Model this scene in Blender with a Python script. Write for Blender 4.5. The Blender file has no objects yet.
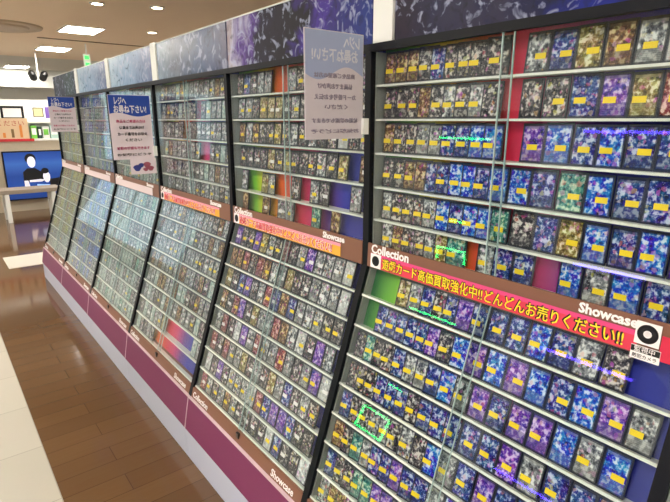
import bpy, bmesh, math, random
from mathutils import Vector, Matrix
C = bpy.context.scene
COL = C.collection
rnd = random.Random(11)

# ---------------------------------------------------------------- camera
F_PX, PW, PH = 505.0, 670.0, 502.0
PITCH = math.atan(131.0 / F_PX)
YAW = math.atan(415.0 / (F_PX / math.cos(PITCH)))
CAM_H = 1.55
cd = bpy.data.cameras.new('camera'); cam = bpy.data.objects.new('camera', cd); COL.objects.link(cam)
cd.sensor_fit = 'HORIZONTAL'; cd.sensor_width = 36.0; cd.lens = F_PX / PW * 36.0
cd.clip_start = 0.02; cd.clip_end = 100
cam.location = (0, 0, CAM_H)
cam.rotation_euler = (math.pi / 2 - PITCH, 0, -YAW)
C.camera = cam
FW = Vector((math.sin(YAW) * math.cos(PITCH), math.cos(YAW) * math.cos(PITCH), -math.sin(PITCH)))
RT = Vector((math.cos(YAW), -math.sin(YAW), 0)); UP = RT.cross(FW)
def proj(p):
    d = Vector(p) - Vector((0, 0, CAM_H)); z = d.dot(FW)
    return (PW / 2 + F_PX * d.dot(RT) / z, PH / 2 - F_PX * d.dot(UP) / z) if z > .05 else (-999, -999)

# ---------------------------------------------------------------- world and exposure
w = bpy.data.worlds.new('world'); C.world = w; w.use_nodes = True
w.node_tree.nodes['Background'].inputs[0].default_value = (.72, .88, 1, 1)
w.node_tree.nodes['Background'].inputs[1].default_value = 1.7
C.view_settings.view_transform = 'Standard'; C.view_settings.look = 'None'
C.view_settings.gamma = 1.0; C.view_settings.use_curve_mapping = False
C.view_settings.exposure = 0.0
LIGHT_E = 62.0          # emission of the ceiling light diffusers

# ---------------------------------------------------------------- materials
def lin(c):
    return tuple((v / 12.92 if v <= .04045 else ((v + .055) / 1.055) ** 2.4) for v in (c[0] / 255, c[1] / 255, c[2] / 255)) + (1,)
MATS = {}
def mat(name, rgb, rough=.5, metal=0, emit=0, spec=.5):
    if name in MATS: return MATS[name]
    m = bpy.data.materials.new(name); m.use_nodes = True
    b = m.node_tree.nodes['Principled BSDF']
    b.inputs['Base Color'].default_value = lin(rgb); b.inputs['Roughness'].default_value = rough
    b.inputs['Metallic'].default_value = metal; b.inputs['Specular IOR Level'].default_value = spec
    if emit:
        b.inputs['Emission Color'].default_value = lin(rgb); b.inputs['Emission Strength'].default_value = emit
    MATS[name] = m
    return m
class NT:
    def __init__(s, m): s.t = m.node_tree; s.b = s.t.nodes['Principled BSDF']
    def n(s, ty, **kw):
        x = s.t.nodes.new('ShaderNode' + ty)
        for k, v in kw.items(): setattr(x, k, v)
        return x
    def l(s, a, b): s.t.links.new(a, b)
    def math(s, op, a, b=None, clamp=False):
        x = s.n('Math', operation=op, use_clamp=clamp)
        for i, v in enumerate((a, b)):
            if v is None: continue
            if isinstance(v, (int, float)): x.inputs[i].default_value = v
            else: s.l(v, x.inputs[i])
        return x.outputs[0]
    def vmath(s, op, a, b=None):
        x = s.n('VectorMath', operation=op)
        for i, v in enumerate((a, b)):
            if v is None: continue
            if isinstance(v, tuple): x.inputs[i].default_value = v
            else: s.l(v, x.inputs[i])
        return x.outputs[0]
    def ramp(s, fac, stops, interp='LINEAR'):
        x = s.n('ValToRGB'); r = x.color_ramp; r.interpolation = interp
        while len(r.elements) < len(stops): r.elements.new(.5)
        for e, (p, c) in zip(r.elements, stops): e.position = p; e.color = c if len(c) == 4 else lin(c)
        s.l(fac, x.inputs[0]); return x.outputs[0]
    def mix(s, f, a, b, blend='MIX'):
        x = s.n('Mix', data_type='RGBA', blend_type=blend)
        for sock, v in ((x.inputs[0], f), (x.inputs[6], a), (x.inputs[7], b)):
            if isinstance(v, (int, float)): sock.default_value = v
            elif isinstance(v, tuple): sock.default_value = v
            else: s.l(v, sock)
        return x.outputs[2]
    def noise(s, vec, scale, detail=3, rough=.6):
        x = s.n('TexNoise'); x.inputs['Scale'].default_value = scale; x.inputs['Detail'].default_value = detail
        x.inputs['Roughness'].default_value = rough; s.l(vec, x.inputs['Vector']); return x

def glass_mat(name, tint, gloss=1.0):
    m = bpy.data.materials.new(name); m.use_nodes = True; t = m.node_tree
    for n in list(t.nodes): t.nodes.remove(n)
    out = t.nodes.new('ShaderNodeOutputMaterial'); tr = t.nodes.new('ShaderNodeBsdfTransparent'); gl = t.nodes.new('ShaderNodeBsdfGlossy')
    fr = t.nodes.new('ShaderNodeFresnel'); fr.inputs[0].default_value = 1.5
    mx = t.nodes.new('ShaderNodeMixShader'); tr.inputs[0].default_value = lin(tint); gl.inputs['Roughness'].default_value = .03
    mu = t.nodes.new('ShaderNodeMath'); mu.operation = 'MULTIPLY'; mu.inputs[1].default_value = gloss
    ge = t.nodes.new('ShaderNodeNewGeometry'); io = t.nodes.new('ShaderNodeMath'); io.operation = 'MULTIPLY_ADD'   # same reflectance on both faces of the pane
    io.inputs[1].default_value = 1 / 1.5 - 1.5; io.inputs[2].default_value = 1.5
    t.links.new(ge.outputs['Backfacing'], io.inputs[0]); t.links.new(io.outputs[0], fr.inputs[0])
    t.links.new(fr.outputs[0], mu.inputs[0]); t.links.new(mu.outputs[0], mx.inputs[0])
    t.links.new(tr.outputs[0], mx.inputs[1]); t.links.new(gl.outputs[0], mx.inputs[2]); t.links.new(mx.outputs[0], out.inputs[0])
    return m
GLASS = glass_mat('pane_glass', (247, 250, 250), .8)

M_BLACK = mat('black_metal', (14, 15, 22), .45, spec=.2)
M_GREY = mat('grey_side', (150, 152, 148), .6)
M_WHITE = mat('white_plastic', (235, 236, 232), .45)
M_SHELF = mat('shelf_white', (240, 240, 232), .4)
M_KICK = mat('kick_white', (196, 198, 216), .5)
M_PURPLE = mat('purple_panel', (122, 50, 88), .5)
M_BROWN = mat('brown_strip', (126, 84, 66), .5)
M_EDGE = mat('pink_edge', (216, 190, 200), .5)
M_YEL = mat('price_yellow', (252, 218, 24), .55)
M_INK = mat('ink', (20, 20, 22), .6)
M_SLEEVE = mat('sleeve_edge', (46, 48, 60), .3)
M_RED = mat('red_banner', (222, 58, 84), .5)
M_PAPER = mat('paper', (232, 218, 226), .7)
M_SIGNBLUE = mat('sign_blue', (32, 72, 168), .5)

def rainbow(name, stops, y0=0.0, y1=.910):
    m = mat(name, (128, 128, 128), .55); k = NT(m)
    tc = k.n('TexCoord'); sp = k.n('SeparateXYZ'); k.l(tc.outputs['Object'], sp.inputs[0])
    f = k.math('DIVIDE', k.math('SUBTRACT', sp.outputs[1], y0), y1 - y0)
    k.l(k.ramp(f, stops), k.b.inputs['Base Color'])
    return m
M_RAIN = rainbow('rainbow_backing', [(0, (22, 40, 150)), (.2, (30, 40, 160)), (.3, (96, 36, 140)), (.4, (205, 30, 110)), (.52, (222, 28, 60)),
                                     (.66, (236, 110, 30)), (.78, (240, 216, 20)), (.87, (120, 190, 40)), (.97, (20, 110, 50))])

def card_mat(name, cols, box):
    """printed card face: busy picture above, text box below; each card shifts the pattern by its own seed"""
    m = mat(name, (90, 90, 90), .4, spec=.3); k = NT(m)
    uv = k.n('UVMap').outputs[0]; oi = k.n('ObjectInfo').outputs['Random']
    fl = k.vmath('FLOOR', uv); fr = k.vmath('FRACTION', uv)
    cb = k.n('CombineXYZ'); k.l(k.math('MULTIPLY', oi, 211.0), cb.inputs[0]); k.l(k.math('MULTIPLY', oi, 97.0), cb.inputs[1])
    seed = k.vmath('ADD', k.vmath('MULTIPLY', fl, (7.3, 3.7, 1)), cb.outputs[0])
    p = k.vmath('ADD', k.vmath('MULTIPLY', fr, (1.0, 1.4, 1)), seed)
    big = k.noise(p, 3.2, 1.5); fine = k.noise(p, 9.0, 3, .7)
    v = k.n('TexVoronoi'); v.inputs['Scale'].default_value = 6.0; k.l(p, v.inputs['Vector'])
    s = k.math('ADD', k.math('MULTIPLY', big.outputs['Fac'], .75), k.math('MULTIPLY', fine.outputs['Fac'], .55))
    s = k.math('ADD', s, k.math('MULTIPLY', v.outputs['Distance'], .28))
    s = k.math('MULTIPLY', k.math('SUBTRACT', s, .53), 2.5, True)
    n = len(cols)
    art = k.ramp(s, [(i / (n - 1), c) for i, c in enumerate(cols)])
    spk = k.math('GREATER_THAN', k.noise(p, 13, 2).outputs['Fac'], .62)
    art = k.mix(k.math('MULTIPLY', spk, .35), art, lin(cols[-1]))
    hs = k.n('HueSaturation'); k.l(art, hs.inputs['Color'])
    k.l(k.math('ADD', k.math('MULTIPLY', k.math('SUBTRACT', k.noise(p, 2.3, 1).outputs['Fac'], .5), .2), .5), hs.inputs['Hue'])
    hs.inputs['Saturation'].default_value = 1.12
    v2 = k.n('TexVoronoi'); v2.inputs['Scale'].default_value = 7.0; k.l(p, v2.inputs['Vector'])
    ac = k.n('SeparateColor'); k.l(v2.outputs['Color'], ac.inputs[0])
    art = k.mix(k.math('MULTIPLY', k.math('GREATER_THAN', ac.outputs[0], .84), .3), hs.outputs[0], v2.outputs['Color'])
    sp = k.n('SeparateXYZ'); k.l(fr, sp.inputs[0]); y = sp.outputs[1]
    low = k.math('LESS_THAN', y, .33)
    lines = k.math('GREATER_THAN', k.math('FRACT', k.math('MULTIPLY', y, 22)), .55)
    txt = k.mix(k.math('MULTIPLY', lines, .4), lin(box), lin(cols[0]))
    txt = k.mix(.45, txt, art)
    wn = k.n('TexWhiteNoise'); k.l(seed, wn.inputs['Vector'])
    has = k.math('GREATER_THAN', wn.outputs['Value'], .45)
    c = k.mix(k.math('MULTIPLY', low, has), art, txt)
    title = k.math('MULTIPLY', k.math('GREATER_THAN', y, .9), has)
    c = k.mix(k.math('MULTIPLY', title, .7), c, lin(box))
    edge = k.math('MAXIMUM', k.math('GREATER_THAN', k.math('ABSOLUTE', k.math('SUBTRACT', sp.outputs[0], .5)), .46),
                  k.math('GREATER_THAN', k.math('ABSOLUTE', k.math('SUBTRACT', y, .5)), .47))
    c = k.mix(k.math('MULTIPLY', edge, .8), c, lin(cols[0]))
    k.l(c, k.b.inputs['Base Color'])
    return m
PAL = {
 'k': ('black', [(8, 8, 12), (20, 20, 30), (48, 44, 56), (112, 104, 108), (226, 220, 214)], (66, 66, 74)),
 'n': ('navy', [(6, 8, 34), (14, 22, 80), (34, 50, 140), (84, 104, 180), (206, 214, 236)], (70, 80, 120)),
 'b': ('bright-blue', [(8, 14, 70), (18, 38, 160), (36, 70, 220), (90, 150, 240), (220, 232, 250)], (110, 130, 190)),
 'g': ('grey', [(18, 20, 26), (52, 54, 64), (108, 110, 118), (176, 178, 182), (240, 240, 238)], (170, 170, 165)),
 'v': ('violet', [(22, 10, 50), (62, 34, 130), (104, 64, 186), (160, 120, 214), (226, 206, 240)], (120, 100, 170)),
 'o': ('brown', [(20, 12, 14), (58, 34, 32), (100, 64, 50), (160, 118, 80), (232, 210, 170)], (120, 96, 76)),
 'r': ('red', [(26, 10, 18), (84, 24, 40), (136, 48, 66), (176, 98, 100), (238, 208, 200)], (150, 110, 110)),
 'w': ('white', [(90, 92, 100), (150, 152, 158), (205, 206, 208), (230, 230, 230), (250, 250, 250)], (225, 225, 222)),
 't': ('teal', [(8, 26, 32), (20, 78, 84), (50, 132, 130), (120, 186, 170), (216, 236, 214)], (110, 140, 136)),
 'y': ('gold', [(28, 24, 14), (78, 66, 36), (128, 108, 60), (184, 164, 104), (242, 234, 204)], (170, 156, 110)),
 'u': ('yellow-green', [(60, 70, 20), (140, 150, 30), (196, 200, 50), (216, 216, 110), (240, 240, 200)], (200, 200, 150)),
 'l': ('pale', [(80, 104, 104), (130, 156, 154), (170, 192, 188), (204, 220, 214), (236, 242, 236)], (190, 204, 198)),
}
CM = {k: card_mat('card_' + v[0], [tuple(x * (.86 if i < 4 else .97) for x in c) for i, c in enumerate(v[1])], tuple(x * .86 for x in v[2])) for k, v in PAL.items()}
ORD = 'zeroth first second third fourth fifth sixth seventh eighth ninth tenth eleventh twelfth thirteenth fourteenth fifteenth sixteenth seventeenth eighteenth nineteenth twentieth'.split()

# ---------------------------------------------------------------- mesh helpers
def add_box(bm, x0, x1, y0, y1, z0, z1, mi=0, mtx=None):
    r = bmesh.ops.create_cube(bm, size=1)
    for v in r['verts']:
        v.co = Vector((x0 + (v.co.x + .5) * (x1 - x0), y0 + (v.co.y + .5) * (y1 - y0), z0 + (v.co.z + .5) * (z1 - z0)))
        if mtx: v.co = mtx @ v.co
    for f in {f for v in r['verts'] for f in v.link_faces}: f.material_index = mi
    return r['verts']
def add_extrude(bm, prof, y0, y1, mi=0):
    """closed (x, z) outline pulled along y"""
    a = [bm.verts.new((x, y0, z)) for x, z in prof]; b = [bm.verts.new((x, y1, z)) for x, z in prof]
    fs = [bm.faces.new(a), bm.faces.new(b[::-1])]
    n = len(prof)
    for i in range(n): fs.append(bm.faces.new((a[i], b[i], b[(i + 1) % n], a[(i + 1) % n])))
    for f in fs: f.material_index = mi
    bmesh.ops.recalc_face_normals(bm, faces=fs)
def add_lathe(bm, prof, cx=0, cy=0, n=28, mi=0):
    rings = [[bm.verts.new((cx + r * math.cos(2 * math.pi * i / n), cy + r * math.sin(2 * math.pi * i / n), z)) for i in range(n)] for r, z in prof]
    fs = []
    for a, b in zip(rings, rings[1:]):
        for i in range(n): fs.append(bm.faces.new((a[i], a[(i + 1) % n], b[(i + 1) % n], b[i])))
    fs.append(bm.faces.new(rings[0])); fs.append(bm.faces.new(rings[-1][::-1]))
    for f in fs: f.material_index = mi
    bmesh.ops.recalc_face_normals(bm, faces=fs)
def mesh_of(name, bm, mats):
    me = bpy.data.meshes.new(name); bm.to_mesh(me); bm.free()
    for m in (mats if isinstance(mats, (list, tuple)) else [mats]): me.materials.append(m)
    return me
def link(name, me, parent=None, loc=None, rot=None):
    o = bpy.data.objects.new(name, me); COL.objects.link(o)
    if parent: o.parent = parent
    if loc is not None: o.location = loc
    if rot is not None: o.rotation_euler = rot
    return o
def part(name, bm, mats, parent=None, **kw): return link(name, mesh_of(name, bm, mats), parent, **kw)
def boxes(name, bs, mats, parent=None, bevel=0, **kw):
    bm = bmesh.new()
    for b in bs: add_box(bm, *b)
    if bevel: bmesh.ops.bevel(bm, geom=bm.edges[:], offset=bevel, segments=2, affect='EDGES')
    return part(name, bm, mats, parent, **kw)
def thing(name, label, cat, loc=(0, 0, 0), rot=(0, 0, 0), group=None):
    o = bpy.data.objects.new(name, None); COL.objects.link(o); o.location = loc; o.rotation_euler = rot
    o.empty_display_size = .1
    return tag(o, label, cat, group)
def tag(o, label, cat, group=None, kind=None):
    o['label'] = label; o['category'] = cat
    if group: o['group'] = group
    if kind: o['kind'] = kind
    return o
def struct(o): o['kind'] = 'structure'; return o
DG = None
def text_mesh(body, size, extrude=.0006, offset=0.0, align='LEFT'):
    cu = bpy.data.curves.new('txt', 'FONT'); cu.body = body; cu.size = size; cu.extrude = extrude; cu.offset = offset
    cu.align_x = align; cu.resolution_u = 2
    o = bpy.data.objects.new('txt', cu); COL.objects.link(o)
    me = bpy.data.meshes.new_from_object(o.evaluated_get(bpy.context.evaluated_depsgraph_get()))
    bpy.data.objects.remove(o); bpy.data.curves.remove(cu)
    return me
def lettering(name, body, size, m, parent, origin, right, up, align='LEFT', lift=.001, offset=0.0, width=None, mirror=False, extrude=.0005):
    """flat letters standing on a surface; origin/right/up in the parent's frame"""
    me = text_mesh(body, size, extrude, offset, align); me.name = name
    me.materials.clear(); me.materials.append(m)
    if width:
        xs = [v.co.x for v in me.vertices]; k = width / max(1e-6, max(xs) - min(xs))
        for v in me.vertices: v.co.x *= k
    if mirror:
        xs = [v.co.x for v in me.vertices]; c = (max(xs) + min(xs))
        for v in me.vertices: v.co.x = c - v.co.x
        me.flip_normals()
    r = Vector(right).normalized(); u = Vector(up).normalized(); n = r.cross(u)
    mt = Matrix((r, u, n)).transposed().to_4x4(); mt.translation = Vector(origin) + n * lift
    o = link(name, me, parent); o.matrix_local = mt
    return o

# ================================================================ SETTING
XL, XR, YN, YF, ZC = -5.0, 4.2, -4.0, 15.0, 2.7
# floor: brown planks lying across the aisle
fm = mat('floor_planks', (128, 92, 60), .16); k = NT(fm)
tc = k.n('TexCoord'); sp = k.n('SeparateXYZ'); k.l(tc.outputs['Object'], sp.inputs[0])
br = k.n('TexBrick'); br.offset = .5; br.inputs['Scale'].default_value = 1
br.inputs['Brick Width'].default_value = .95; br.inputs['Row Height'].default_value = .125; br.inputs['Mortar Size'].default_value = .0016
br.inputs['Color1'].default_value = lin((106, 77, 50)); br.inputs['Color2'].default_value = lin((95, 68, 44)); br.inputs['Mortar'].default_value = lin((70, 48, 32))
k.l(tc.outputs['Object'], br.inputs['Vector'])
g = k.noise(k.vmath('MULTIPLY', tc.outputs['Object'], (2.0, 38.0, 1)), 2.0, 4)
col = k.mix(k.math('MULTIPLY', k.math('SUBTRACT', g.outputs['Fac'], .4), 1.0, True), br.outputs['Color'], lin((96, 62, 38)))
k.l(col, k.b.inputs['Base Color'])
rg = k.noise(tc.outputs['Object'], 3.0, 3); k.l(k.math('ADD', k.math('MULTIPLY', rg.outputs['Fac'], .07), .055), k.b.inputs['Roughness'])
bp = k.n('Bump'); bp.inputs['Strength'].default_value = .06; bp.inputs['Distance'].default_value = .002
k.l(k.noise(k.vmath('MULTIPLY', tc.outputs['Object'], (6, 10, 1)), 2).outputs['Fac'], bp.inputs['Height']); k.l(bp.outputs[0], k.b.inputs['Normal'])
struct(boxes('floor', [(XL, XR, YN, YF, -.05, 0)], fm))
tm = mat('floor_tiles', (222, 214, 200), .35); k = NT(tm)
tc = k.n('TexCoord'); br = k.n('TexBrick'); br.offset = 0; br.inputs['Scale'].default_value = 1
br.inputs['Brick Width'].default_value = .45; br.inputs['Row Height'].default_value = .45; br.inputs['Mortar Size'].default_value = .002
br.inputs['Color1'].default_value = lin((198, 192, 180)); br.inputs['Color2'].default_value = lin((188, 182, 170)); br.inputs['Mortar'].default_value = lin((150, 142, 130))
mp = k.n('Mapping'); mp.inputs['Location'].default_value = (-.22, .12, 0); k.l(tc.outputs['Object'], mp.inputs[0]); k.l(mp.outputs[0], br.inputs['Vector'])
sn = k.noise(tc.outputs['Object'], 60, 3)
k.l(k.mix(k.math('MULTIPLY', sn.outputs['Fac'], .16), br.outputs['Color'], lin((180, 172, 160))), k.b.inputs['Base Color'])
struct(boxes('floor_tile', [(XL, .222, YN, YF, 0, .003)], tm))

cm = mat('ceiling_paint', (206, 176, 142), .8); k = NT(cm)
tc = k.n('TexCoord'); k.l(k.mix(k.noise(tc.outputs['Object'], .6, 2).outputs['Fac'], lin((248, 224, 194)), lin((252, 230, 204))), k.b.inputs['Base Color'])
struct(boxes('ceiling', [(XL, XR, YN, 11.5, ZC, ZC + .06)], cm))
M_WALLW = mat('wall_white', (226, 226, 220), .7)
M_CEILW = mat('ceiling_white', (222, 216, 204), .8)
struct(boxes('ceiling_far', [(XL, XR, 11.5, YF, ZC, ZC + .06)], M_CEILW))
struct(boxes('trim_1', [(1.5, XR, 8.72, 8.77, ZC - .008, ZC)], mat('groove', (150, 124, 98), .7)))
ML_ = mat('wall_pale', (214, 222, 230), .6)
struct(boxes('wall_left', [(XL - .1, XL, YN, YF, 0, ZC + .06)], ML_))
struct(boxes('wall_right', [(XR, XR + .1, YN, YF, 0, ZC)], M_WALLW))
WB = -1.7               # the far wall is glazed up to here, plain beyond
struct(boxes('wall_back', [(WB, XR, YF, YF + .1, 0, ZC + .06), (XL, WB, YF, YF + .1, 0, .5), (XL, WB, YF, YF + .1, 2.4, ZC + .06)], M_WALLW))
o = struct(boxes('window_1', [(XL, WB, YF + .05, YF + .06, .5, 2.4)], GLASS))
boxes('window_frame', [(x, x + .05, YF + .03, YF + .08, .5, 2.4) for x in (XL, -3.9, -2.8, WB - .05)], mat('frame_alu', (150, 152, 156), .4, .6), o)
struct(boxes('wall_front', [(XL, XR, YN - .1, YN, 0, ZC)], M_WALLW))
struct(boxes('trim_2', [(XL, XR, 14.25, YF, 2.30, ZC)], M_WALLW))   # dropped soffit at the far end

# ceiling lights
M_DIFF = mat('diffuser', (255, 250, 240), .5, 0, LIGHT_E)
def light_mesh(sx, sy):
    f = bmesh.new()
    for b in ((-sx, -sx + .02, -sy, sy), (sx - .02, sx, -sy, sy), (-sx + .02, sx - .02, -sy, -sy + .02), (-sx + .02, sx - .02, sy - .02, sy)):
        add_box(f, *b, -.014, 0)
    d = bmesh.new(); add_box(d, -sx + .02, sx - .02, -sy + .02, sy - .02, -.008, -.001)
    return mesh_of('frame', f, M_WHITE), mesh_of('diffuser', d, M_DIFF)
LM = light_mesh(.235, .29)
LTS = [(1.84, 7.68, 'square ceiling light nearest above the far showcases'),
       (1.92, 9.95, 'square ceiling light second beyond the far showcases'),
       (1.86, 13.7, 'square ceiling light farthest away near the back wall')]
for i, y in enumerate((-2.5, 0.2, 2.6, 5.2)):
    LTS.append((-.9, y, '%s square ceiling light in the row above the tiled aisle' % ORD[i + 1]))
    LTS.append((-3.2, y, '%s square ceiling light in the row beside the left wall' % ORD[i + 1]))
LTS += [(-.9, 8.0, 'square ceiling light over the far end of the tiled aisle'), (-.4, 11.0, 'square ceiling light before the far soffit, left of the screen'),
        (2.4, 1.2, 'square ceiling light behind the nearest showcase'), (2.4, -1.4, 'square ceiling light behind the camera to the right')]
for x, y, lb in LTS:
    t = thing('ceiling_light', lb, 'ceiling light', (x, y, ZC), group='ceiling lights')
    link('frame', LM[0], t); link('diffuser', LM[1], t)
M_SPOT = mat('spot_lamp', (255, 236, 200), .4, 0, 22)
for x, y, lb in [(1.592, 5.88, 'round recessed downlight left of the header posters'), (2.136, 5.69, 'round recessed downlight highest above the pale header posters'),
                 (2.637, 7.284, 'added round glow standing in for a streaky reflection above the pale header posters')]:  # last entry: glowing fitting added in place of a streaky reflection
    t = thing('downlight', lb, 'downlight', (x, y, ZC), group='round downlights')
    bm = bmesh.new(); add_lathe(bm, [(.075, 0), (.075, -.012), (.055, -.012), (.055, -.004)]); part('ring', bm, M_WHITE, t)
    bm = bmesh.new(); add_lathe(bm, [(.05, -.005), (.05, -.010), (.02, -.013)]); part('bulb', bm, M_SPOT, t)
t = thing('air_vent', 'round ceiling air diffuser with dark concentric rings at the left edge', 'air vent', (.98, 7.95, ZC))
MV = mat('vent_metal', (196, 176, 150), .5); MVD = mat('vent_dark', (70, 58, 48), .6)
bm = bmesh.new(); add_lathe(bm, [(.46, 0), (.45, -.02), (.40, -.03), (.38, -.012)], n=40); part('outer_ring', bm, MV, t)
bm = bmesh.new(); add_lathe(bm, [(.37, -.001), (.37, -.008), (.30, -.012)], n=40); part('slot', bm, MVD, t)
bm = bmesh.new(); add_lathe(bm, [(.31, -.012), (.29, -.035), (.22, -.04), (.1, -.03)], n=40); part('inner_cone', bm, MV, t)
t = thing('spotlight', 'black twin spotlight hanging before the far white soffit', 'spotlight', (1.75, 10.6, 0))
boxes('stem', [(-.012, .012, -.012, .012, 2.28, ZC)], M_WHITE, t)
for s in (-1, 1):
    bm = bmesh.new(); add_lathe(bm, [(.04, -.08), (.06, -.05), (.06, .05), (.03, .09)], n=16)
    part('lamp_head', bm, mat('spot_black', (16, 16, 18), .4), t, loc=(s * .085, 0, 2.30), rot=(.5, s * .4, 0))
t = thing('exit_sign', 'small green glowing sign above the far end of the showcases', 'sign', (2.2, 9.02, 2.44), (0, 0, -.2))
boxes('housing', [(-.05, .05, -.02, .02, -.11, .11)], M_WHITE, t)
for pz in (.03, -.07): boxes('panel', [(-.03, .03, -.026, -.018, pz, pz + .05)], mat('green_lamp', (50, 220, 90), .4, 0, 1.6), t)
boxes('bracket', [(-.01, .01, -.01, .01, .11, .26)], M_WHITE, t)

# ================================================================ SHOWCASES
CX = .75; CW = .910; Y0 = .250
GZ0, GZ1 = .352, 1.098            # slanted glass
GX0, GX1 = .800, 1.046
UX = 1.052                        # upright glass
RAIL0, RAIL1 = 1.740, 1.761
TOP = 1.948
def gx(z): return GX0 + (z - GZ0) * (GX1 - GX0) / (GZ1 - GZ0) - CX
SL = Vector((GX1 - GX0, 0, GZ1 - GZ0)).normalized(); TILT = math.atan2(GX1 - GX0, GZ1 - GZ0)
UPZ = [1.650, 1.553, 1.454, 1.352, 1.251, 1.156]
LOZ = [1.013, .919, .825, .731, .637, .543, .449, .361]
DUP, DLO = .018, .010             # how far cards stand behind the glass
CACHE = {}
def cached(key, fn):
    if key not in CACHE: CACHE[key] = fn()
    return CACHE[key]
def bmm(name, mats, f):
    bm = bmesh.new(); f(bm); return mesh_of(name, bm, mats)
def slope_pt(z, d): return (gx(z) + d * math.cos(TILT), z - d * math.sin(TILT))
def case_meshes():
    out = []
    T = .013
    def posts(far):
        def f(bm):
            a, b = (CW - T, CW) if far else (0, T)
            add_box(bm, UX - CX - .006, UX - CX + .012, a, b, 1.10, RAIL0)
            p0, p1 = (gx(.31) - .004, .31), (gx(1.10) - .004, 1.10)
            add_extrude(bm, [p0, p1, (p1[0] + .014, 1.10), (p0[0] + .014, .31)], a, b)
        return f
    out.append(('post', bmm('post', M_BLACK, posts(0)))); out.append(('post', bmm('post', M_BLACK, posts(1))))
    def side(far):
        def f(bm):
            a, b = (CW - .006, CW - .0005) if far else (.0005, .006)
            add_extrude(bm, [(gx(.31) + .0105, .31), (gx(1.10) + .0105, 1.10), (UX - CX + .0125, 1.10), (UX - CX + .0125, RAIL0), (UX - CX + .2, RAIL0), (UX - CX + .2, .16), (.06, .16), (.06, .31)], a, b)
            if far: add_box(bm, UX - CX + .013, UX - CX + .057, CW - T - .004, CW - .007, 1.16, RAIL0)
            a, b = (CW - T - .004, CW - .007) if far else (.007, T + .004)
            p = [slope_pt(.36, .012), slope_pt(1.095, .012), slope_pt(1.095, .041), slope_pt(.36, .041)]
            if far: add_extrude(bm, p, a, b)
        return f
    out.append(('side_panel', bmm('side_panel', M_GREY, side(0)))); out.append(('side_panel', bmm('side_panel', M_GREY, side(1))))
    def back(bm):
        add_box(bm, UX - CX + .058, UX - CX + .07, .0065, CW - .0065, 1.12, RAIL0 + .012)
        p = [slope_pt(.335, .042), slope_pt(1.10, .042), slope_pt(1.10, .055), slope_pt(.335, .055)]
        add_extrude(bm, p, .0065, CW - .0065)
    out.append(('backing_sheet', bmm('backing_sheet', M_RAIN, back)))
    out.append(('back_panel', bmm('back_panel', M_GREY, lambda bm: add_box(bm, UX - CX + .201, UX - CX + .21, 0, CW, .16, RAIL0))))
    for z in UPZ:
        out.append(('shelf', bmm('shelf', M_SHELF, lambda bm: add_box(bm, UX - CX + .013, UX - CX + .0575, .007, CW - .007, z - .0055, z))))
    for z in LOZ:
        def f(bm):
            a = slope_pt(z, .006); b = slope_pt(z, .0415)
            add_extrude(bm, [a, b, (b[0] - .0065 * SL.x, b[1] - .0065 * SL.z), (a[0] - .0065 * SL.x, a[1] - .0065 * SL.z)], .007, CW - .007)
        out.append(('shelf', bmm('shelf', M_SHELF, f)))
    def lower(a, b, d):
        def f(bm):
            p, q = slope_pt(GZ0 + .004, d), slope_pt(GZ1, d); t = .004
            add_extrude(bm, [p, q, (q[0] + t * math.cos(TILT), q[1] - t * math.sin(TILT)), (p[0] + t * math.cos(TILT), p[1] - t * math.sin(TILT))], a, b)
        return f
    h = CW / 2
    out.append(('glass_door', bmm('glass_door', GLASS, lower(.014, h + .012, 0)))); out.append(('glass_door', bmm('glass_door', GLASS, lower(h - .012, CW - .014, .0045))))
    out.append(('glass_door', bmm('glass_door', GLASS, lambda bm: add_box(bm, UX - CX, UX - CX + .004, .014, h + .012, 1.154, RAIL0))))
    out.append(('glass_door', bmm('glass_door', GLASS, lambda bm: add_box(bm, UX - CX + .0045, UX - CX + .0085, h - .012, CW - .014, 1.154, RAIL0))))
    ME = mat('pane_edge', (176, 196, 194), .3)
    out.append(('pane_edge', bmm('pane_edge', ME, lambda bm: add_box(bm, UX - CX - .0002, UX - CX + .0042, h + .0121, h + .0146, 1.154, RAIL0))))
    out.append(('pane_edge', bmm('pane_edge', ME, lambda bm: add_box(bm, UX - CX + .0044, UX - CX + .0088, h - .0146, h - .0121, 1.154, RAIL0))))
    out.append(('pane_edge', bmm('pane_edge', ME, lower(h + .0121, h + .0142, 0)))); out.append(('pane_edge', bmm('pane_edge', ME, lower(h - .0142, h - .0121, .0045))))
    out.append(('top_rail', bmm('top_rail', M_BLACK, lambda bm: (add_box(bm, UX - CX - .008, UX - CX + .009, 0, CW, RAIL0, RAIL1), add_box(bm, UX - CX + .0092, UX - CX + .21, 0, CW, RAIL1 - .008, RAIL1)))))
    out.append(('kick_board', bmm('kick_board', M_KICK, lambda bm: add_box(bm, 0, .30, .002, CW - .002, 0, .153))))
    out.append(('base_panel', bmm('base_panel', M_PURPLE, lambda bm: add_extrude(bm, [(-.004, .154), (.024, .304), (.30, .304), (.30, .154)], .0006, CW - .0059))))
    out.append(('base_seam', bmm('base_seam', M_EDGE, lambda bm: add_extrude(bm, [(-.006, .154), (.022, .304), (.028, .304), (0, .154)], CW - .0056, CW - .0003))))
    out.append(('base_ledge', bmm('base_ledge', M_EDGE, lambda bm: add_box(bm, .022, .3, .001, CW - .001, .3042, .309))))
    a = (gx(.312) - .003, .3095); b = (gx(.352) - .003, .352)
    out.append(('door_track', bmm('door_track', M_BROWN, lambda bm: add_extrude(bm, [a, b, (b[0] + .06, .352), (a[0] + .06, .3095)], .0135, CW - .0135))))
    p = (gx(1.100) - .004, 1.100); q = (UX - CX - .006, 1.176)
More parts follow.
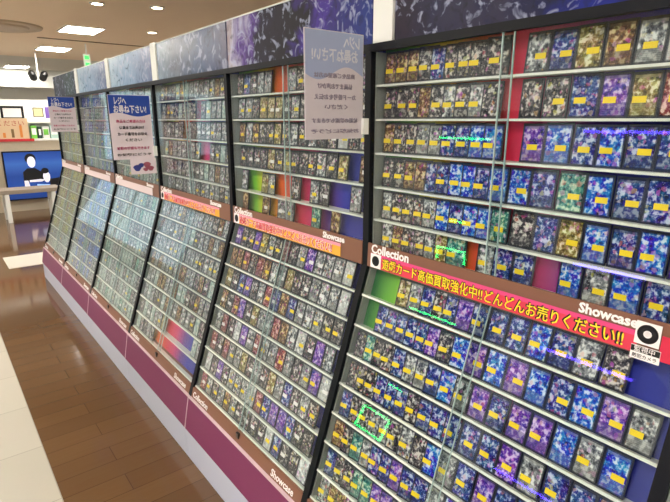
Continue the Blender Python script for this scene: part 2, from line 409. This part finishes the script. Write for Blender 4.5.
    out.append(('middle_track', bmm('middle_track', M_BROWN, lambda bm: add_extrude(bm, [p, q, (UX - CX - .001, 1.176), (UX - CX - .001, 1.152), (UX - CX + .05, 1.148), (UX - CX + .05, 1.100)], .0135, CW - .0135))))
    return out

def header_mat(name, stops, sc=3.0, seed=0.0, dist=2.5, rough=.5, spec=.25):
    m = mat(name, (60, 60, 90), rough, spec=spec); k = NT(m); tc = k.n('TexCoord')
    p = k.vmath('ADD', tc.outputs['Object'], (seed, seed * 1.7, seed * .6))
    sp = k.n('SeparateXYZ'); k.l(tc.outputs['Object'], sp.inputs[0])
    n1 = k.n('TexNoise'); n1.inputs['Scale'].default_value = sc; n1.inputs['Detail'].default_value = 5; n1.inputs['Distortion'].default_value = dist; k.l(p, n1.inputs['Vector'])
    n2 = k.n('TexNoise'); n2.inputs['Scale'].default_value = sc * 5; n2.inputs['Detail'].default_value = 3; n2.inputs['Distortion'].default_value = 1.5; k.l(p, n2.inputs['Vector'])
    u = k.math('DIVIDE', sp.outputs[1], CW)              # 0 = right hand end, 1 = left hand end
    base = k.ramp(k.math('ADD', u, k.math('MULTIPLY', k.math('SUBTRACT', n1.outputs['Fac'], .5), .55)), stops)
    hi = k.math('MULTIPLY', k.math('SUBTRACT', n2.outputs['Fac'], .55), 9.0, True)
    lo = k.math('MULTIPLY', k.math('SUBTRACT', .44, n2.outputs['Fac']), 5.0, True)
    c = k.mix(k.math('MULTIPLY', hi, .6), base, lin((176, 184, 214))); c = k.mix(k.math('MULTIPLY', lo, .75), c, lin((10, 10, 22)))
    k.l(c, k.b.inputs['Base Color'])
    return m
H_A = header_mat('poster_night', [(0, (14, 22, 80)), (.25, (16, 30, 130)), (.42, (18, 22, 66)), (.6, (44, 42, 66)), (.75, (36, 36, 66)), (.9, (30, 20, 44)), (1, (40, 24, 40))], 4.5, 3.1)
H_B = header_mat('poster_violet', [(0, (28, 46, 120)), (.15, (44, 40, 110)), (.3, (66, 42, 140)), (.42, (22, 20, 30)), (.6, (26, 22, 40)), (.72, (30, 26, 50)), (.82, (90, 62, 140)), (.92, (186, 184, 206)), (1, (160, 140, 140))], 4, 8.2)
H_C = header_mat('poster_pale', [(0, (96, 96, 122)), (.3, (80, 96, 130)), (.6, (100, 108, 126)), (1, (140, 160, 180))], 3, 5.5, rough=.25, spec=.5)
H_F = header_mat('poster_dark', [(0, (30, 40, 60)), (.3, (30, 60, 60)), (.6, (24, 30, 52)), (1, (22, 24, 40))], 4, 2.5)
H_D = header_mat('poster_ice', [(0, (110, 120, 160)), (.5, (140, 168, 204)), (1, (176, 200, 220))], 3, 1.5, rough=.22, spec=.6)

CASES = {  # letter: index, label, header, divider at far end, banner
 'G': (-1, 'showcase just cut off at the lower right corner of the view', H_A, True),
 'A': (0, 'nearest showcase, filled with blue cards under a dark night-sky header poster', H_A, True),
 'B': (1, 'second nearest showcase, with rainbow backing and a violet header poster', H_B, False),
 'C': (2, 'third nearest showcase, grey cards with pink gaps under a pale grey header', H_C, True),
 'D': (3, 'fourth nearest showcase, pale cards behind strongly reflecting glass', H_D, True),
 'E': (4, 'fifth nearest showcase, bluish cards, next to the farthest one', H_D, True),
 'F': (5, 'farthest showcase at the end of the row, with yellow-green cards', H_F, False),
}
KEY = case_meshes()
UPV = Vector((SL.x, 0, SL.z))
RIGHT = (0, -1, 0)
M_TYEL = mat('banner_yellow', (250, 226, 40), .5); M_TWHITE = mat('letter_white', (245, 240, 240), .5); M_PINK = mat('banner_pink', (238, 150, 170), .5)
M_PALE = mat('banner_pale', (226, 206, 208), .5); M_ORANGE = mat('banner_orange', (240, 176, 60), .5)
EMP = {}
for L, (ix, lb, hm, div) in CASES.items():
    yb = Y0 + ix * CW
    E = EMP[L] = thing('showcase', lb, 'showcase', (CX, yb, 0), group='trading card showcases in one row')
    for nm, me in KEY:
        if nm == 'backing_sheet' and L in 'DEF': pass
        link(nm, me, E)
    hd = .085 if div else .004
    hp = boxes('header_poster', [(UX - CX + .01, UX - CX + .03, .004, CW - hd - .004, RAIL1, TOP)], hm, E)
    boxes('poster_edging', [(UX - CX + .006, UX - CX + .032, .004, CW - hd - .004, TOP, TOP + .004)], M_WHITE, hp)
    if div: boxes('header_divider', [(UX - CX + .004, UX - CX + .035, CW - hd, CW - .008, RAIL1, TOP + .01)], M_WHITE, E)
    # lettering on the two brown tracks
    z = .318
    n = Vector((-math.cos(TILT), 0, math.sin(TILT)))
    def track(zz, dx): return Vector((gx(zz) + dx, 0, zz))
    o1 = track(.318, -.0035)
    if L != 'G':
        lettering('left_lettering', 'Collection', .036, M_TWHITE, E, o1 + Vector((0, CW - .03, 0)), RIGHT, UPV, lift=.0006, offset=.0006)
        lettering('right_lettering', 'Showcase', .036, M_TWHITE, E, o1 + Vector((0, .20, 0)), RIGHT, UPV, lift=.0006, offset=.0006)
    U2 = Vector(((UX - CX - .006) - (gx(1.100) - .004), 0, .076)).normalized()
    o2 = Vector((gx(1.100) - .004, 0, 1.100))
    if L != 'G':
        lettering('left_lettering', 'Collection', .038, M_TWHITE, E, o2 + U2 * .0485 + Vector((0, CW - .03, 0)), RIGHT, U2, lift=.0006, offset=.001)
        lettering('right_lettering', 'Showcase', .030, M_TWHITE, E, o2 + U2 * .052 + Vector((0, .222, 0)), RIGHT, U2, lift=.0006, offset=.001)
    # announcement banner stuck over the lower half of the track
    nb = Vector((-U2.z, 0, U2.x))
    def strip(name, m, a, b, u0, u1, d0, d1, par):
        bm = bmesh.new()
        pr = [o2 + U2 * u0 + nb * d0, o2 + U2 * u1 + nb * d0, o2 + U2 * u1 + nb * d1, o2 + U2 * u0 + nb * d1]
        add_extrude(bm, [(p.x, p.z) for p in pr], a, b); return part(name, bm, m, par)
    bmat = {'A': M_RED, 'G': M_RED, 'B': M_ORANGE, 'C': M_ORANGE, 'D': M_PALE, 'E': M_PALE, 'F': M_PALE}[L]
    bn = strip('banner', bmat, .10 if L in 'AG' else .12, CW - .03, .003, .047, .0012, .0022, E)
    if L in 'ABC':
        strip('banner_border', M_PINK if L != 'A' else mat('banner_magenta', (222, 70, 130), .5), .10 if L == 'A' else .12, CW - .03, .037, .0475, .0022, .0026, bn)
        body = '遊戯カード高価買取強化中!!どんどんお売りください!!'
        wdt = .70 if L == 'A' else .66
        org = o2 + U2 * .010 + nb * .003 + Vector((0, CW - .085, 0))
        if L == 'A':
            lettering('text_outline', body, .036, M_INK, bn, org, RIGHT, U2, lift=0, offset=.0018, width=wdt)
            lettering('text', body, .036, M_TYEL, bn, org, RIGHT, U2, lift=.0012, offset=.0002, width=wdt)
        else:
            lettering('text_outline', body, .036, M_TWHITE, bn, org, RIGHT, U2, lift=0, offset=.0018, width=wdt)
            lettering('text', body, .036, M_RED, bn, org, RIGHT, U2, lift=.0012, offset=.0002, width=wdt)
    if L in 'ABC':   # small round sticker at the left end
        st = strip('round_sticker', M_TWHITE, CW - .078, CW - .032, .003, .047, .0028, .0036, E)
        bm = bmesh.new(); add_lathe(bm, [(.016, 0), (.016, .0006), (.009, .0006), (.009, 0)], n=20)
        r = part('ring_mark', bm, M_INK, st); mt = Matrix((Vector((0, -1, 0)), U2, nb)).transposed().to_4x4(); mt.translation = o2 + nb * .0037 + U2 * .025 + Vector((0, CW - .055, 0)); r.matrix_local = mt
    # glass-door locks
    boxes('lock', [(gx(.345) - .012, gx(.345) - .002, CW / 2 - .012, CW / 2 + .006, .330, .352)], mat('lock_metal', (80, 72, 70), .35, .8), E)

# camera notice and red notice on the nearest case (right end of banner)
EA = EMP['A']
U2 = Vector(((UX - CX - .006) - (gx(1.100) - .004), 0, .076)).normalized(); nb = Vector((-U2.z, 0, U2.x)); o2 = Vector((gx(1.100) - .004, 0, 1.100))
def notice(name, label, cat, ya, yb, u0, u1, m, d=.0036):
    t = thing(name, label, cat, (CX, Y0, 0))
    bm = bmesh.new(); pr = [o2 + U2 * u0 + nb * d, o2 + U2 * u1 + nb * d, o2 + U2 * u1 + nb * (d + .0014), o2 + U2 * u0 + nb * (d + .0014)]
    add_extrude(bm, [(p.x, p.z) for p in pr], ya, yb); part('card', bm, m, t)
    return t
def on_track(t, me, name, y, u, d=.0052):
    o = link(name, me, t); mt = Matrix((Vector((0, -1, 0)), U2, nb)).transposed().to_4x4(); mt.translation = o2 + nb * d + U2 * u + Vector((0, y, 0)); o.matrix_local = mt
cn = notice('camera_notice', 'white square notice with black camera-lens emblem below nearest upright glass', 'notice', .060, .105, .024, .070, M_TWHITE)
bm = bmesh.new(); add_lathe(bm, [(.019, 0), (.019, .0006), (.017, .0006), (.017, 0)], n=28); on_track(cn, mesh_of('outer_ring', bm, M_INK), 'outer_ring', .0825, .047)
bm = bmesh.new(); add_lathe(bm, [(.0115, 0), (.0115, .0006)], n=24); me = mesh_of('lens', bm, M_INK)
for v in me.vertices: v.co.x *= 1.25
on_track(cn, me, 'lens', .0825, .047)
bm = bmesh.new(); add_lathe(bm, [(.0075, .0007), (.0075, .0012), (.0045, .0012), (.0045, .0007)], n=20); on_track(cn, mesh_of('lens_ring', bm, M_TWHITE), 'lens_ring', .0825, .047)
cn2 = notice('caption_notice', 'small black-and-white caption strip under the camera-lens notice', 'notice', .055, .108, -.008, .020, M_TWHITE)
bm = bmesh.new(); add_box(bm, -.026, .026, .002, .014, 0, .0006); on_track(cn2, mesh_of('black_band', bm, M_INK), 'black_band', .0815, .005)
lettering('caption', '監視中', .013, M_TWHITE, cn2, o2 + nb * .006 + U2 * .009 + Vector((0, .102, 0)), RIGHT, U2, lift=.0004)
lettering('caption', '防犯カメラ', .009, M_INK, cn2, o2 + nb * .0054 + U2 * -.004 + Vector((0, .104, 0)), RIGHT, U2, lift=.0002)
rn = notice('red_notice', 'red notice at the right picture edge beside the camera-lens notice', 'notice', .014, .058, .001, .052, mat('notice_red', (206, 36, 70), .5), .0028)

# ================================================================ CARDS
UPPER_A = ['oook nkkk k. gnyo gwgb', 'kkko kgkg k. kknv yrg. nb', 'okkg gnnb b. vbnb nnvb nb', 'kkoo nnbb nb bntbnnvbnb', 'gkkk gbnb bt knyb nbvogb', 'gokk gyt. gnn.bgbn.bgb']
UPPER_B = ['knkg g.. gkkw g.kgkk', 'ggky yyk gkkgk kwkkg', 'ogok kykg kgkkwk gkk', 'kkkk ykyk kk gky .okk', 'g..y g.. k.g k.. gk..', 'o..o .gg ..t. o.. gkok']
def lowrow(L, i):
    out = ''
    for j in range(26):
        u = j / (19 if L in 'AG' else 16)
        if L in 'AG':
            if u < .25: p = 'kkngnkot' if i > 1 else 'kngnk'
            elif u < .5: p = 'nnkbgnbkv'
            else: p = 'bnvbnnvbngbn'
        elif L == 'B': p = 'kkggykokrgwnkgv' if u < .6 else 'kgkgnvkwkg'
        elif L == 'C': p = 'ggkglgokg'
        elif L == 'D': p = 'llgltlgk'
        elif L == 'E': p = 'lbgbnbtg' if .15 < u < .9 else 'lgl'
        else: p = 'yuuylur' if (u + i * .04 < .9 and i < 6) else 'lgl'
        out += rnd.choice(p)
    if L == 'A' and i == 0: out = '..y' + out[3:14] + 'k.n' + out[17:]
    if L == 'A' and i == 1: out = '.' + out[1:]
    if L == 'B' and i == 2: out = out[:6] + 'r' + out[7:]
    if L == 'C' and i == 6: out = out[:6] + 'y......' + out[13:]
    if L == 'C' and i == 7: out = out[:5] + '............'
    return out
def uprow(L, i):
    if L == 'A': return UPPER_A[i].replace(' ', '')
    if L == 'B': return UPPER_B[i].replace(' ', '')
    if L == 'G': return ''.join(rnd.choice('bnkgv') for _ in range(15))
    if L == 'C':
        s = ''.join(rnd.choice('kgggkglo') for _ in range(17))
        return {1: s[:8] + '.' + s[9:], 2: s[:5] + '.' + s[6:], 3: s[:8] + '..' + s[10:]}.get(i, s)
    p = {'D': 'lgtlgk', 'E': 'lbbgnt', 'F': 'lyuguy'}[L]
    return ''.join(rnd.choice(p) for _ in range(17))

SIZES = [(.0530, .0870), (.0565, .0885), (.0620, .0905)]
def box_arr(V, Fc, x0, x1, y0, y1, z0, z1):
    b = len(V)
    V += [(x0, y0, z0), (x1, y0, z0), (x1, y0, z1), (x0, y0, z1), (x0, y1, z0), (x1, y1, z0), (x1, y1, z1), (x0, y1, z1)]
    Fc += [tuple(b + i for i in f) for f in ((0, 1, 2, 3), (5, 4, 7, 6), (4, 0, 3, 7), (1, 5, 6, 2), (3, 2, 6, 7), (4, 5, 1, 0))]
def card_geo(si, stx):
    """sleeve box, printed face box, price sticker box, in the card's own frame (x right, y away, z up, standing on z=0)"""
    wd, ht = SIZES[si]
    return [(-wd / 2, wd / 2, 0, .0035, 0, ht), (-wd / 2 + .0025, wd / 2 - .0025, -.0006, .0008, .003, ht - .004), (stx - .0125, stx + .0125, -.0016, -.0005, ht * .33, ht * .33 + .0125)]
def solo_mesh(key, box, m, uv=False):
    def f():
        V, Fc = [], []; box_arr(V, Fc, *box)
        me = bpy.data.meshes.new(key[0]); me.from_pydata(V, [], Fc); me.materials.append(m)
        if uv:
            l = me.uv_layers.new(name='UVMap')
            for i, c in enumerate([(0.001, 0.001), (.999, .001), (.999, .999), (.001, .999)]): l.data[i].uv = c
        return me
    return cached(key, f)
cards = []
for L, (ix, _, _, _) in CASES.items():
    yb = Y0 + ix * CW
    for ri in range(14):
        up = ri < 6
        row = uprow(L, ri) if up else lowrow(L, ri - 6)
        y = CW - (.034 if up else .036); cnt = 0
        row_shelf = UPZ[ri] if up else LOZ[ri - 6]
        for ch in row:
            si = rnd.choice((0, 0, 1, 1, 2)) if up else rnd.choice((0, 0, 1))
            wd, ht = SIZES[si]
            gap = rnd.choice((.0006, .0008, .0012, .003)); fan = 0
            if L == 'A' and y > CW * .56: gap = rnd.choice((.040, .043, .046)) - wd; fan = .13
            if y - wd < .021: si = 0; wd, ht = SIZES[0]
            if y - wd < .021: break
            if ch == '.':
                y -= .058; continue
            yc = y - wd / 2; y -= wd + gap; cnt += 1
            dl = -rnd.uniform(.09, .14) if up else -TILT - rnd.uniform(-.008, .02)
            if up: pos = (UX + DUP + .012, yb + yc, row_shelf + .0005)
            else:
                a = slope_pt(row_shelf, DLO + .006); pos = (CX + a[0], yb + yc, a[1] + .0012)
            roll = rnd.uniform(-.012, .012)
            has = rnd.random() < {'A': .93, 'G': .9, 'B': .72, 'C': .35}.get(L, .15)
            cards.append(dict(L=L, ri=ri, n=cnt, ch=ch, si=si, pos=pos, tilt=dl, roll=roll * (.3 if fan else 1), fan=fan, st=has, stx=rnd.choice((-.014, -.011, -.008)) if fan else rnd.choice((-.008, 0, .008)),
                              stc='y' if L in 'AG' or rnd.random() < .55 else 'w'))
    for ri in range(14):
        rowc = [c for c in cards if c['L'] == L and c['ri'] == ri]
        for c in rowc: c['tot'] = len(rowc)
def in_view(p): x, y = proj(p); return 2 < x < 668 and 2 < y < 500
for c in cards:
    d = Vector(c['pos']) - Vector((0, 0, CAM_H)); c['size'] = 1 / d.length_squared if in_view(Vector(c['pos']) + Vector((0, 0, .045))) and c['L'] in 'AB' else 0
def hidden_by_sign(c):
    x, y = proj(Vector(c['pos']) + Vector((0, 0, .045))); return 303 < x < 358 and 25 < y < 139
cards.sort(key=lambda c: -c['size'] * (0 if hidden_by_sign(c) else 1))
solo, rest = cards[:300], cards[300:]
def card_matrix(c):
    m = Matrix.Translation(c['pos']) @ Matrix.Rotation(-math.pi / 2 + c['fan'], 4, 'Z') @ Matrix.Rotation(c['tilt'], 4, 'X') @ Matrix.Rotation(c['roll'], 4, 'Y')
    return m
for c in solo:
    gs = card_geo(c['si'], c['stx'])
    o = link('trading_card', solo_mesh(('sleeve', c['si']), gs[0], M_SLEEVE))
    o.matrix_world = card_matrix(c)
    link('card_face', solo_mesh(('card_face', c['si'], c['ch']), gs[1], CM[c['ch']], True), o)
    if c['st']: link('price_sticker', solo_mesh(('price_sticker', c['si'], c['stx'], c['stc']), gs[2], M_YEL if c['stc'] == 'y' else M_TWHITE), o)
    fromleft = c['L'] == 'A'
    stk = ('with %s sticker' % ('yellow' if c['stc'] == 'y' else 'white')) if c['st'] else 'without sticker'
    k = c['n'] if fromleft else c['tot'] - c['n'] + 1
    tag(o, '%s card %s, %s from %s on %s shelf down, %s showcase' % (PAL[c['ch']][0], stk, ORD[k], 'left' if fromleft else 'right', ORD[c['ri'] + 1], 'nearest' if fromleft else 'second-nearest'),
        'trading card', 'trading cards in the two nearest showcases')
V, Fc, MI, UVS = [], [], [], []
keys = list(PAL)
for i, c in enumerate(rest):
    gs = card_geo(c['si'], c['stx']); m = card_matrix(c)
    for gi, g in enumerate(gs):
        if gi == 2 and not c['st']: continue
        v, f = [], []; box_arr(v, f, *g); b = len(V)
        V += [tuple(m @ Vector(p)) for p in v]; Fc += [tuple(b + q for q in t) for t in f]
        MI += [0 if gi == 0 else (1 + keys.index(c['ch']) if gi == 1 else (len(keys) + (1 if c['stc'] == 'y' else 2)))] * 6
        cx_, cy_ = i % 37, i // 37
        UVS += [(cx_ + a, cy_ + b2) for a, b2 in ((.001, .001), (.999, .001), (.999, .999), (.001, .999))] + [(cx_ + .01, cy_ + .01)] * 20
me = bpy.data.meshes.new('trading_card'); me.from_pydata(V, [], Fc)
for m in [M_SLEEVE] + [CM[k] for k in keys] + [M_YEL, M_TWHITE]: me.materials.append(m)
me.polygons.foreach_set('material_index', MI)
l = me.uv_layers.new(name='UVMap'); l.data.foreach_set('uv', [t for uv in UVS for t in uv])
tag(link('trading_card', me), 'hundreds of small cards filling the shelves of the farther showcases', 'trading card', 'trading cards in the farther showcases', 'stuff')

# ================================================================ SIGNS ON THE POSTS
def post_sign(label, y, x0, x1, z0, z1, flap, mirror=False):
    t = thing('register_sign', label, 'sign', (x1, y, z0), group='register signs on the posts')
    W = x1 - x0; H = z1 - z0
    ms = M_PAPER if not mirror else mat('paper_back', (206, 198, 206), .8); mb = M_SIGNBLUE if not mirror else mat('paper_back_blue', (160, 172, 206), .8)
    boxes('board', [(-W, 0, -.0015, .0015, 0, H)], ms, t)
    # blue head with a wavy lower edge
    bm = bmesh.new(); n = 24; hb = H * (.70 if not mirror else .62)
    top = []; bot = []
    for i in range(n + 1):
        u = i / n; x = -W + .002 + (W - .004) * u
        zz = hb + (.010 if not mirror else .018) * math.sin(u * 6.3 + (.4 if not mirror else 3.4))
        top.append((x, H - .002)); bot.append((x, zz))
    a = [bm.verts.new((x, -.0022, z)) for x, z in bot + top[::-1]]; f = bm.faces.new(a)
    r = bmesh.ops.extrude_face_region(bm, geom=[f])
    bmesh.ops.translate(bm, verts=[v for v in r['geom'] if isinstance(v, bmesh.types.BMVert)], vec=(0, .0006, 0))
    bmesh.ops.recalc_face_normals(bm, faces=bm.faces[:]); part('blue_head', bm, mb, t)
    tw = M_TWHITE if not mirror else mat('paper_back_letter', (206, 208, 220), .8); ti = M_INK if not mirror else mat('paper_back_ink', (150, 140, 158), .8)
    tp = mat('pink_letter', (190, 60, 110), .6) if not mirror else ti
    R_, U_ = (1, 0, 0), (0, 0, 1)
    def tx(nm, body, s, m, ux, z, wf):
        lettering(nm, body, s, m, t, (-W + ux * W, -.0024, z), R_, U_, lift=.0003, offset=s * .02, width=wf * W, mirror=mirror)
    tx('heading', 'レジへ', H * .13, tw, .62 if mirror else .12, H * .86, .28)
    tx('heading', 'お尋ね下さい!', H * .13, tw, .10, H * .735, .78)
    tx('small_print', '商品をご希望の方は', H * .05, tp, .14, H * .58, .7)
    tx('small_print', '係員までお声かけ', H * .055, ti, .2, H * .48, .6)
    tx('small_print', 'カード番号をお伝え', H * .055, ti, .14, H * .38, .72)
    tx('small_print', 'ください', H * .05, ti, .3, H * .29, .4)
    tx('small_print', '状態の確認もできます', H * .05, tp, .1, H * .16, .8)
    tx('small_print', 'お気軽にどうぞ', H * .045, ti, .08, H * .06, .84)
    boxes('clip', [(-.004, .0155, -.012, .012, H * .04, H * .20)], M_WHITE, t)
    if flap:
        boxes('lower_flap', [(-W * .62, W * .02, -.003, -.0016, -.085, .0)], M_PAPER, t)
        fl = bmesh.new()
        for (cx_, cz, rx, rz, mi) in ((-.11, -.05, .022, .018, 0), (-.085, -.035, .015, .012, 0), (-.05, -.035, .02, .018, 1), (-.03, -.055, .018, .014, 1), (-.06, -.06, .015, .01, 1)):
            vs = [fl.verts.new((cx_ * W / .24 + rx * math.cos(a) * (1 + .2 * math.sin(3 * a)), -.0034, cz + rz * math.sin(a))) for a in [i * math.pi / 8 for i in range(16)]]
            f = fl.faces.new(vs); f.material_index = mi
        part('flap_print', fl, [mat('flap_blue', (60, 70, 150), .6), mat('flap_rose', (170, 90, 110), .6)], t)
    return t
post_sign('large grey sign seen from its back, clipped to post beside nearest showcase', 1.165, .822, 1.03, 1.497, 1.785, False, True)
post_sign('blue-headed paper sign with a printed flap, on the post left of grey cards', 2.975, .805, 1.03, 1.335, 1.683, True)
post_sign('farthest blue-headed paper sign, at the left end of the showcase row', 4.805, .835, 1.035, 1.455, 1.735, False)

# ================================================================ FAR END
struct(boxes('floor_strip', [(.50, .96, 6.25, 6.82, 0, .004)], mat('strip_white', (224, 218, 208), .4)))
# fixture: cream counter with a screen, goods shelves above
M_CREAM = mat('cream_board', (196, 184, 164), .6)
t = thing('display_counter', 'cream display counter at the far end holding the screen', 'counter', (0, 10.3, 0))
boxes('body', [(.3, 2.3, 0, .5, 0, 1.20)], M_CREAM, t)
boxes('top_board', [(.3, 2.3, -.02, .5, 1.20, 1.235)], M_WHITE, t)
boxes('red_edge', [(.3, 1.5, -.03, -.02, 1.195, 1.24)], mat('shelf_red', (190, 40, 48), .5), t)
boxes('upper_panel', [(.3, 2.3, .42, .5, 1.235, 1.9)], M_WHITE, t)
boxes('upper_shelf', [(.3, 2.3, .1, .42, 1.50, 1.52)], M_WHITE, t)
# screen
sc_t = thing('television', 'flat screen showing a person in a dark shirt against blue', 'screen', (0, 10.25, 0))
boxes('bezel', [(.98, 1.93, -.03, .03, .20, 1.035)], M_BLACK, sc_t)
sm = mat('screen_picture', (40, 80, 170), .2); k = NT(sm); tc = k.n('TexCoord'); sp = k.n('SeparateXYZ'); k.l(tc.outputs['Object'], sp.inputs[0])
cA = k.ramp(k.math('DIVIDE', k.math('SUBTRACT', sp.outputs[2], .2), .83), [(0, (20, 40, 100)), (.3, (40, 80, 170)), (.5, (26, 50, 120)), (.75, (96, 150, 226)), (.85, (60, 100, 190)), (1, (22, 40, 100))])
k.l(cA, k.b.inputs['Emission Color']); k.b.inputs['Emission Strength'].default_value = .3
pic = boxes('screen', [(1.0, 1.91, -.034, -.0305, .22, 1.015)], sm, sc_t)
def flat(name, pts, m, par, y=-.0355, th=.001):
    bm = bmesh.new(); a = [bm.verts.new((x, y, z)) for x, z in pts]; f = bm.faces.new(a)
    r = bmesh.ops.extrude_face_region(bm, geom=[f]); bmesh.ops.translate(bm, verts=[v for v in r['geom'] if isinstance(v, bmesh.types.BMVert)], vec=(0, th, 0))
    bmesh.ops.recalc_face_normals(bm, faces=bm.faces[:]); return part(name, bm, m, par)
def ell(cx_, cz, rx, rz, n=20): return [(cx_ + rx * math.cos(i * 2 * math.pi / n), cz + rz * math.sin(i * 2 * math.pi / n)) for i in range(n)]
ms = mat('screen_skin', (214, 214, 226), .4, 0, .7); mk = mat('screen_dark', (16, 18, 28), .4)
flat('pictured_shirt', [(1.24, .50), (1.25, .68), (1.32, .74), (1.44, .74), (1.52, .68), (1.60, .62), (1.58, .50)], mk, pic)
flat('pictured_hair', ell(1.385, .905, .085, .085), mk, pic)
flat('pictured_face', ell(1.395, .845, .062, .095), ms, pic, -.0365)
flat('pictured_arm', [(1.25, .36), (1.25, .53), (1.31, .53), (1.33, .42), (1.36, .34)], ms, pic, -.0365)
flat('pictured_arm', [(1.33, .50), (1.52, .50), (1.58, .53), (1.50, .545), (1.33, .535)], ms, pic, -.0367)
flat('pictured_hand', ell(1.60, .58, .055, .10), ms, pic, -.037)
flat('pictured_hair', ell(1.585, .685, .06, .05), mk, pic, -.0372)
flat('pictured_device', [(1.64, .42), (1.64, .54), (1.86, .56), (1.86, .42)], mk, pic, -.0366)
flat('pictured_cards', [(1.42, .36), (1.44, .46), (1.66, .44), (1.68, .36)], mat('screen_light', (150, 190, 240), .4, 0, .7), pic, -.0364)
# bench
t = thing('low_bench', 'low grey-beige bench standing before the far screen', 'bench', (0, 9.35, 0))
MB_ = mat('bench_grey', (150, 140, 126), .5)
boxes('top', [(.35, 1.62, -.2, .25, .44, .50)], MB_, t, bevel=.004)
for x in (.45, .86, 1.5):
    for yy in (-.16, .19): boxes('leg', [(x - .03, x + .03, yy - .03, yy + .03, 0, .44)], M_WHITE, t)
# goods on the counter
def poster(name, label, cat, x0, x1, z0, z1, y, m, border=None, bw=.015):
    t = thing(name, label, cat, ((x0 + x1) / 2, y, z0)); W = (x1 - x0) / 2; H = z1 - z0
    boxes('board', [(-W, W, -.006, .006, 0, H)], m, t)
    if border: boxes('border', [(-W, -W + bw, -.010, -.006, 0, H), (W - bw, W, -.010, -.006, 0, H), (-W + bw, W - bw, -.010, -.006, H - bw, H), (-W + bw, W - bw, -.010, -.006, 0, bw)], border, t)
    return t, W, H
pb, W, H = poster('notice_board', 'beige poster with red heading standing on the far counter', 'poster', .62, 1.44, 1.24, 1.58, 10.31, mat('poster_beige', (212, 184, 150), .6))
lettering('heading', 'ご利用ください', .10, mat('poster_red', (170, 40, 44), .6), pb, (-W + .05, -.007, H - .12), (1, 0, 0), (0, 0, 1), width=W * 1.7)
figs = bmesh.new()
for i in range(6): add_box(figs, -W + .06 + i * .125, -W + .10 + i * .125, -.0085, -.006, .02, .10 + .06 * (i % 3), i % 2)
part('printed_figures', figs, [mat('fig_olive', (120, 96, 60), .6), mat('fig_orange', (210, 130, 60), .6)], pb)
poster('picture_frame', 'white picture in thick black frame high at the far left', 'picture', 1.08, 1.42, 1.56, 1.78, 10.42, M_TWHITE, M_BLACK, .035)
poster('picture_frame', 'small cream picture in thin dark frame beside the violet poster', 'picture', 1.56, 1.72, 1.60, 1.76, 10.42, mat('pic_cream', (226, 214, 160), .6), M_INK, .012)
poster('poster', 'small violet poster left of the farthest register sign', 'poster', 1.75, 1.95, 1.58, 1.77, 10.42, mat('pic_violet', (112, 84, 170), .6))
for i, (x0, wd, h, c, lb) in enumerate([(1.48, .09, .22, (110, 190, 70), 'green box on the far counter beside the beige poster'), (1.585, .06, .2, (40, 70, 60), 'dark green box between green and white boxes on far counter'),
        (1.66, .10, .2, (226, 230, 226), 'white box on the far counter right of the dark green box'), (1.78, .12, .22, (170, 200, 190), 'mint box on the far counter nearest the showcases')]):
    t = thing('goods_box', lb, 'box', (x0, 10.40, 1.235), group='boxes on the far counter')
    boxes('carton', [(0, wd, -.05, .05, 0, h)], mat('box%d' % i, c, .5), t, bevel=.003)
    boxes('panel_print', [(.012, wd - .012, -.052, -.0498, h * .3, h * .8)], M_TWHITE if i != 2 else mat('box0', (110, 190, 70), .5), t)
# two game cabinets across the aisle: the photo shows their lit outlines mirrored in the showcase glass
def cabinet(label, y0, wd, c, tubes):
    t = thing('game_cabinet', label, 'game machine', (-1.2, y0, 0))
    mb = mat('cabinet_body', (40, 42, 54), .5)
    bm = bmesh.new(); add_extrude(bm, [(-.75, .0031), (-.02, .0031), (-.02, .86), (.0, .90), (-.16, .96), (-.24, 1.36), (-.10, 1.46), (-.10, 1.62), (-.75, 1.62)], -wd / 2, wd / 2); part('body', bm, mb, t)
    bm = bmesh.new(); add_extrude(bm, [(-.165, .975), (-.240, 1.345), (-.232, 1.347), (-.157, .977)], -wd / 2 + .05, wd / 2 - .05); part('screen', bm, mat('cabinet_screen', (30, 60, 120), .2, 0, .6), t)
    boxes('coin_door', [(-.02, -.008, -.14, .14, .10, .30)], mat('coin_metal', (120, 120, 126), .4, .7), t)
    boxes('button', [(-.06, -.03, -.12 + i * .06, -.09 + i * .06, .905, .93) for i in range(5)], M_WHITE, t)
    for tb in tubes: boxes('light_tube', [tb], mat('tube_%d' % c[1], c, .4, 0, 30), t)
W_ = .012
gt = [(-.10, -.088, -.25, .25, 1.40, 1.412), (-.018, -.006, -.13, .02, .735, .745), (-.018, -.006, -.15, -.14, .32, .50), (-.018, -.006, .14, .15, .32, .50), (-.018, -.006, -.14, .14, .32, .33), (-.018, -.006, -.14, .14, .49, .50)]
cabinet('game cabinet with green light tubes across the aisle, mirrored in the nearest glass', 2.62, .60, (40, 230, 110), gt)
cabinet('game cabinet with violet light tubes across the aisle, nearer the camera', 1.35, .66, (90, 60, 250), [(-.10, -.088, -.30, .30, 1.47, 1.485), (-.018, -.006, -.22, .22, .60, .612)])
